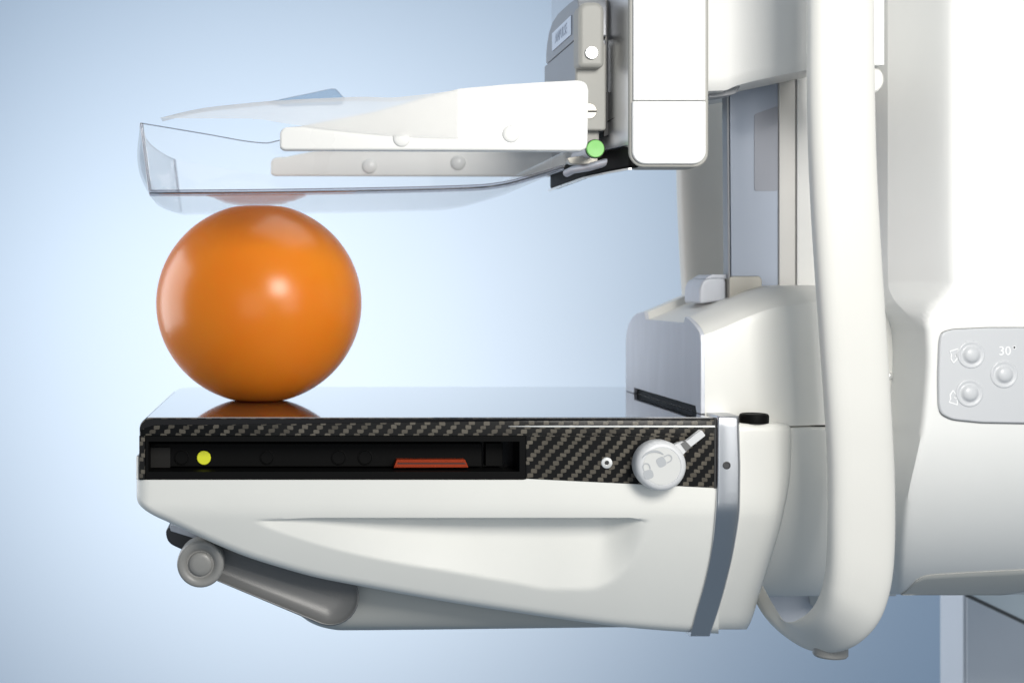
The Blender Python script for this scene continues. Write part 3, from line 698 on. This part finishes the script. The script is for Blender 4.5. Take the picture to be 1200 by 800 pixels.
# --- shoulder housing behind the table
def ysec(x):   # near and far side of the shoulder at station x (units)
    return 40 + 13 * ss(598, 645, x)
RID = [(498, 38), (520, 29), (560, 12), (590, 3), (640, -1), (700, 2), (735, 4), (752, 26), (768, 46)]
xs2 = [498] + lin(501, 590, 12) + lin(597, 650, 10) + lin(665, 730, 5) + lin(740, 766, 6)
L = []
for x in xs2:
    yn = ysec(x); zr = sinterp(RID, x); yf = 414; br = 0
    pts = [(yn, 168)]
    cr = min(zr + 26, 62)   # crease of the near face
    for i in range(8):   # rounded bevel from near face to ridge
        t_ = i / 7; a = t_ * math.pi / 2
        yy = yn + (104 - yn) * (0.14 * (1 - math.cos(a)) / 1 + 0.86 * t_ ** 1.5); zz = cr + (zr - cr) * (0.35 * math.sin(a) + 0.65 * t_)
        if i == 0: zz += 6
        pts.append((yy, zz))
    fl_ = 8 * (1 - ss(560, 620, x))
    pts += [(108, zr), (113, zr + fl_), (300, zr + fl_), (306, zr - 2)]
    for i in range(6):
        a = i / 5 * math.pi / 2; pts.append((320 + (yf - 320) * math.sin(a), zr - 2 + 44 * (1 - math.cos(a))))
    pts.append((yf, 168)); L.append([(x, a, b) for a, b in pts])
n = len(L[0]); v = [p for lp in L for p in lp]
f = [[i * n + j, i * n + (j + 1) % n, (i + 1) * n + (j + 1) % n, (i + 1) * n + j] for i in range(len(L) - 1) for j in range(n)] + [list(range(n)), list(range(len(v) - n, len(v)))]
mk('shoulder', v, f, 'cream', A, sharp=28, bevel=0)
# grey front plate on the chest side with the table slot
sec = [(p[1], p[2]) for p in L[0]]
# trim to slot: legs at both ends, slot between
outl = sec[:]  # from near bottom over the top to far bottom
outl[0] = (40, 153.5); outl[-1] = (414, 153.5)
outl += [(366, 153.5), (364, 145.5), (62, 145.5), (57, 153.5)]
n = len(outl); v = [(493, a, b) for a, b in outl] + [(499, a, b) for a, b in outl]
v = [(493, a + (0.8 if a < 100 else 0), b + 0.6) for a, b in outl] + [(498.5, a, b) for a, b in outl]
fp = mk('chest_plate', v, [list(range(n)), list(range(2 * n - 1, n - 1, -1))] + [[i, (i + 1) % n, n + (i + 1) % n, n + i] for i in range(n)], 'plate', A, bevel=1.2)
boxw('dark_slot', 497.5, 503, 48, 380, 143, 154, 'black', fp)
# catch lying on top of the shoulder
ct = prism('catch_block', smooth_poly([(820, 356), (820, 338), (824, 328.5), (832, 325.5), (849, 325.5), (851, 330), (851, 352)], 4), 190, 262, 'plate', A, bevel=3)
prism('catch_top', smooth_poly([(826, 326.5), (834, 321.5), (856, 321.5), (856, 327)], 2), 195, 255, 'plate', A, bevel=1)
prism('catch_plate', smooth_poly([(854.5, 360), (854.5, 326), (858, 323.5), (890, 323.5), (893, 327), (893, 360)], 2), 180, 250, 'beige', A, bevel=1.5)
prism('catch_gap', [(851, 328), (854.5, 328), (854.5, 350), (851, 350)], 200, 240, 'seam', A)
# --- lower hub below the seam
G = []
hubx = [(500, 1059), (545, 1057), (580, 1052), (640, 1050), (700, 1050)]
rz = [501.2, 502, 504, 510] + lin(520, 690, 26) + [694, 696.5, 698]
for z in rz:
    row_ = []
    for i in range(22):
        x0, x1 = 884, interp(hubx, z); x = x0 + (x1 - x0) * i / 21
        q = max(0, z - 535); R_ = 168; y = 34 + R_ - math.sqrt(max(1, R_ * R_ - min(q, 166) ** 2)); y += 14 * ss(940, 985, x) + 2.5 * max(0, (505 - z) / 4) ** 2
        y += 7 * max(0, (x - x1 + 7) / 7) ** 2
        row_.append((x, z, y))
    G.append(row_)
relief('hub', G, 420, 'cream', A, sharp=60)
prism('seam_line', [(920, 499.2), (1058, 499.2), (1058, 501.3), (920, 501.3)], 62, 400, 'seam', A)
lathe('screw', at(1042, 440.5, 52), (0, -1, 0), [(4.5, -2), (4.5, 1), (3.2, 3), (0.01, 4)], 'screw', A, n=20)
prism('lower_shroud', smooth_poly([(896, 680), (985, 676), (968, 712), (948, 738), (925, 740), (908, 722)], 3), 240, 300, 'plate', A, bevel=2)
prism('shroud_strip', smooth_poly([(957, 690), (966, 683), (990, 682), (985, 720), (962, 716)], 2), 200, 238, 'cream', A, bevel=1)
# --- grab handle: one loop down the near side, under, and up the far side
HR = [(1022, -90, 946, -90, -90, 17), (1022, 0, 947, 0, -90, 17), (1023, 100, 947, 100, -90, 17), (1025.5, 200, 949.5, 200, -90, 17), (1031, 300, 955, 300, -90, 17),
  (1037.5, 400, 962, 400, -90, 17), (1043.5, 500, 969, 500, -90, 17), (1046.5, 570, 971.5, 560, -90, 17), (1046.5, 635, 971.5, 610, -90, 17), (1043, 677, 971, 646, -89, 18),
  (1036, 706, 969, 674, -86, 19), (1026, 727, 965, 694, -80, 21), (1012, 743, 959, 709, -69, 23), (996, 754, 951, 720, -54, 25), (977, 760.5, 942, 727, -35, 26),
  (957, 761, 933, 731, -12, 26), (937, 756, 924, 730, 14, 25), (917, 743, 914, 723, 44, 23), (899, 724, 904, 708, 80, 22), (885, 700, 893, 688, 125, 20), (870, 668, 880, 660, 180, 19),
  (855, 628, 868, 624, 240, 18), (840, 570, 868, 570, 310, 18), (822, 500, 867, 500, 380, 17), (806, 420, 862, 420, 425, 17), (800, 350, 858, 350, 436, 17), (794, 230, 852, 230, 436, 17), (792, 80, 850, 80, 436, 17), (792, -90, 850, -90, 436, 17)]
HW = [(at(a, b, y), at(c, d, y), h) for a, b, c, d, y, h in HR]
def cat(p0, p1, p2, p3, t_): return 0.5 * ((2 * p1) + (p2 - p0) * t_ + (2 * p0 - 5 * p1 + 4 * p2 - p3) * t_ * t_ + (3 * p1 - p0 - 3 * p2 + p3) * t_ ** 3)
path = []
for i in range(len(HW) - 1):
    a, b, c, d = HW[max(0, i - 1)], HW[i], HW[i + 1], HW[min(len(HW) - 1, i + 2)]
    for k_ in range(5): path.append(tuple(cat(a[m_], b[m_], c[m_], d[m_], k_ / 5) for m_ in range(3)))
path.append(HW[-1])
sec = []
for i in range(32):
    a = 2 * math.pi * i / 32; c_, s_ = math.cos(a), math.sin(a)
    sec.append((math.copysign(abs(c_) ** 0.55, c_), math.copysign(abs(s_) ** 0.7, s_)))
v = []; N = len(path)
for o_, i_, h_ in path:
    mid, ax_ = (o_ + i_) / 2, (o_ - i_) / 2
    for a, b in sec: v.append(mid + ax_ * a + Vector((0, h_ * b, 0)))
n = 32
f = [[i * n + j, i * n + (j + 1) % n, (i + 1) * n + (j + 1) % n, (i + 1) * n + j] for i in range(N - 1) for j in range(n)] + [list(range(n)), [(N - 1) * n + j for j in range(n)]]
hd = mk('grab_handle', v, f, 'handle', A, sharp=80)
c = at(973, 764, -26); lathe('plug', tuple(c), (0, 0, 1), [(19.5, -12), (19.5, 2), (18, 4), (0.01, 4.5)], 'knobgrey', hd, n=32)

# ================================================================== GANTRY
Gt = thing('gantry_body', 'large white gantry body with grey keypad at the right edge', 'gantry', (800, 150, 360))
GL = [(-90, 1040), (300, 1040), (335, 1041), (350, 1047), (365, 1060), (378, 1070), (390, 1074), (420, 1075.5), (460, 1073), (500, 1069), (540, 1061), (575, 1053), (610, 1048), (660, 1044), (697, 1042)]
def gy(x, z):
    xl = sinterp(GL, z); d = x - xl
    w = 1 - ss(330, 384, z); R_ = 14 + 66 * w; D = 26 + 52 * w
    y = -40
    if d < R_:
        t_ = 1 - d / R_; y += D * (math.sqrt(t_ * t_ + 0.012) - 0.1095) / 0.9
    q = max(0, z - 500); Rr = 205; y += Rr - math.sqrt(max(1, Rr * Rr - min(q, 203) ** 2))
    return y
zs = lin(-90, 320, 14) + lin(328, 396, 22) + lin(405, 660, 26) + lin(665, 694, 8) + [696]
G = []
for z in zs:
    xl = sinterp(GL, z); G.append([(x, z, gy(x, z)) for x in [xl + q for q in (0, .5, 1.5, 3, 5, 8, 12, 17, 23, 29, 36, 44, 52, 58, 64, 70, 75, 80, 86, 95, 110, 135, 170, 220, 300, 400)]])
relief('body_shell', G, 420, 'gantry', Gt, sharp=60)
# keypad
KO = smooth_poly([(1100, 440), (1101.5, 400), (1104, 390), (1116, 386), (1160, 384), (1205, 384), (1250, 385), (1296, 388), (1302, 400), (1303, 440), (1302, 478), (1296, 491), (1250, 495.5), (1205, 496), (1150, 495), (1116, 491.5), (1103.5, 485), (1100.5, 475)], 7, 4)
prism('keypad_seal', [(CX + 0 + (a - 1201) * 1.009 + 1201 - CX, 440 + (b - 440) * 1.014) for a, b in KO], -42, -30, 'lever', Gt, bevel=0.6)
kp = prism('keypad', KO, -44.5, -30, 'panel', Gt, bevel=2.2, seg=4)
for px, py in ((1138, 415.5), (1136, 460.5), (1176.5, 438.5), (1217, 415.5), (1217, 460.5)):
    c = at(px, py, -44.5)
    lathe('button', c, (0, -1, 0), [(16, -0.2), (15.4, 0.9), (14, 1.2), (12.6, 0.5), (11, 0.2), (9.6, 0.6), (8.4, 2.6), (6.4, 4.2), (3.4, 4.9), (0.01, 5.1)], 'button', kp, n=40, sharp=80)
text('lettering', '30', (*at(1177.5, 411.5, -44.7),), 14.5, 'print', kp)
lathe('degree_mark', at(1188.6, 407, -44.5), (0, -1, 0), [(2.0, 0), (2.0, .3), (1.2, .3), (1.2, 0)], 'print', kp, n=16)
def outline_mark(pts, w=1.1):
    P_ = [Vector(p) for p in pts]; n = len(P_); c = sum(P_, Vector((0, 0))) / n; v = []
    for q in P_: v.append(tuple(at(q.x, q.y, -44.75)))
    for q in P_: e = q + (c - q).normalized() * w * 1.35; v.append(tuple(at(e.x, e.y, -44.75)))
    mk('arrow_mark', v, [[i, (i + 1) % n, n + (i + 1) % n, n + i] for i in range(n)], 'print', kp, solid=0.3)
ar = [(1112.5, 411), (1123, 407.8), (1123, 416.5), (1120.5, 415.5), (1119.8, 418), (1122.4, 420), (1117.5, 425.8), (1113.6, 420.5), (1114, 415)]
outline_mark(ar); outline_mark([(a - 0.6, 882.5 - b) for a, b in ar])
# cover plate under the body, and cabinet behind
BT = [(1057, 695.3), (1062, 692.5), (1068, 686), (1076, 678.5), (1086, 674.5), (1100, 673), (1200, 667.5), (1300, 663)]
G = []
for r in range(14):
    row_ = []
    for x in lin(1057, 1105, 20) + lin(1110, 1300, 16):
        zt = sinterp(BT, x); zb = max(zt + 0.8, 697 - max(0, x - 1180) * 0.2); z = zt + (zb - zt) * r / 13
        row_.append((x, z, gy(1200, min(z, 696)) - 5 + 3 * (1 - min(1, r / 2)) + 2 * (1 - min(1, (x - 1057) / 3))))
    G.append(row_)
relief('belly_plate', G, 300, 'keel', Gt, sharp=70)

Cb = thing('base_cabinet', 'blurred blue grey cabinet corner low behind the gantry body', 'cabinet', (1080, 750, 900))
boxw('side_panel', 1099, 1103, 642, 722, ad(640, 640), 1300, 'cab', Cb, bevel=1)
prism('door_panel', [(1132.5, 699), (1290, 774), (1290, 1200), (1132.5, 1200)], 640, 720, 'cab', Cb, bevel=2)
prism('dark_gap', [(1130, 640), (1300, 640), (1300, 1200), (1130, 1200)], 648, 718, 'lever', Cb)
prism('top_panel', [(1132, 640), (1300, 640), (1300, 774), (1132, 694)], 642, 700, 'cabpale', Cb, bevel=1)
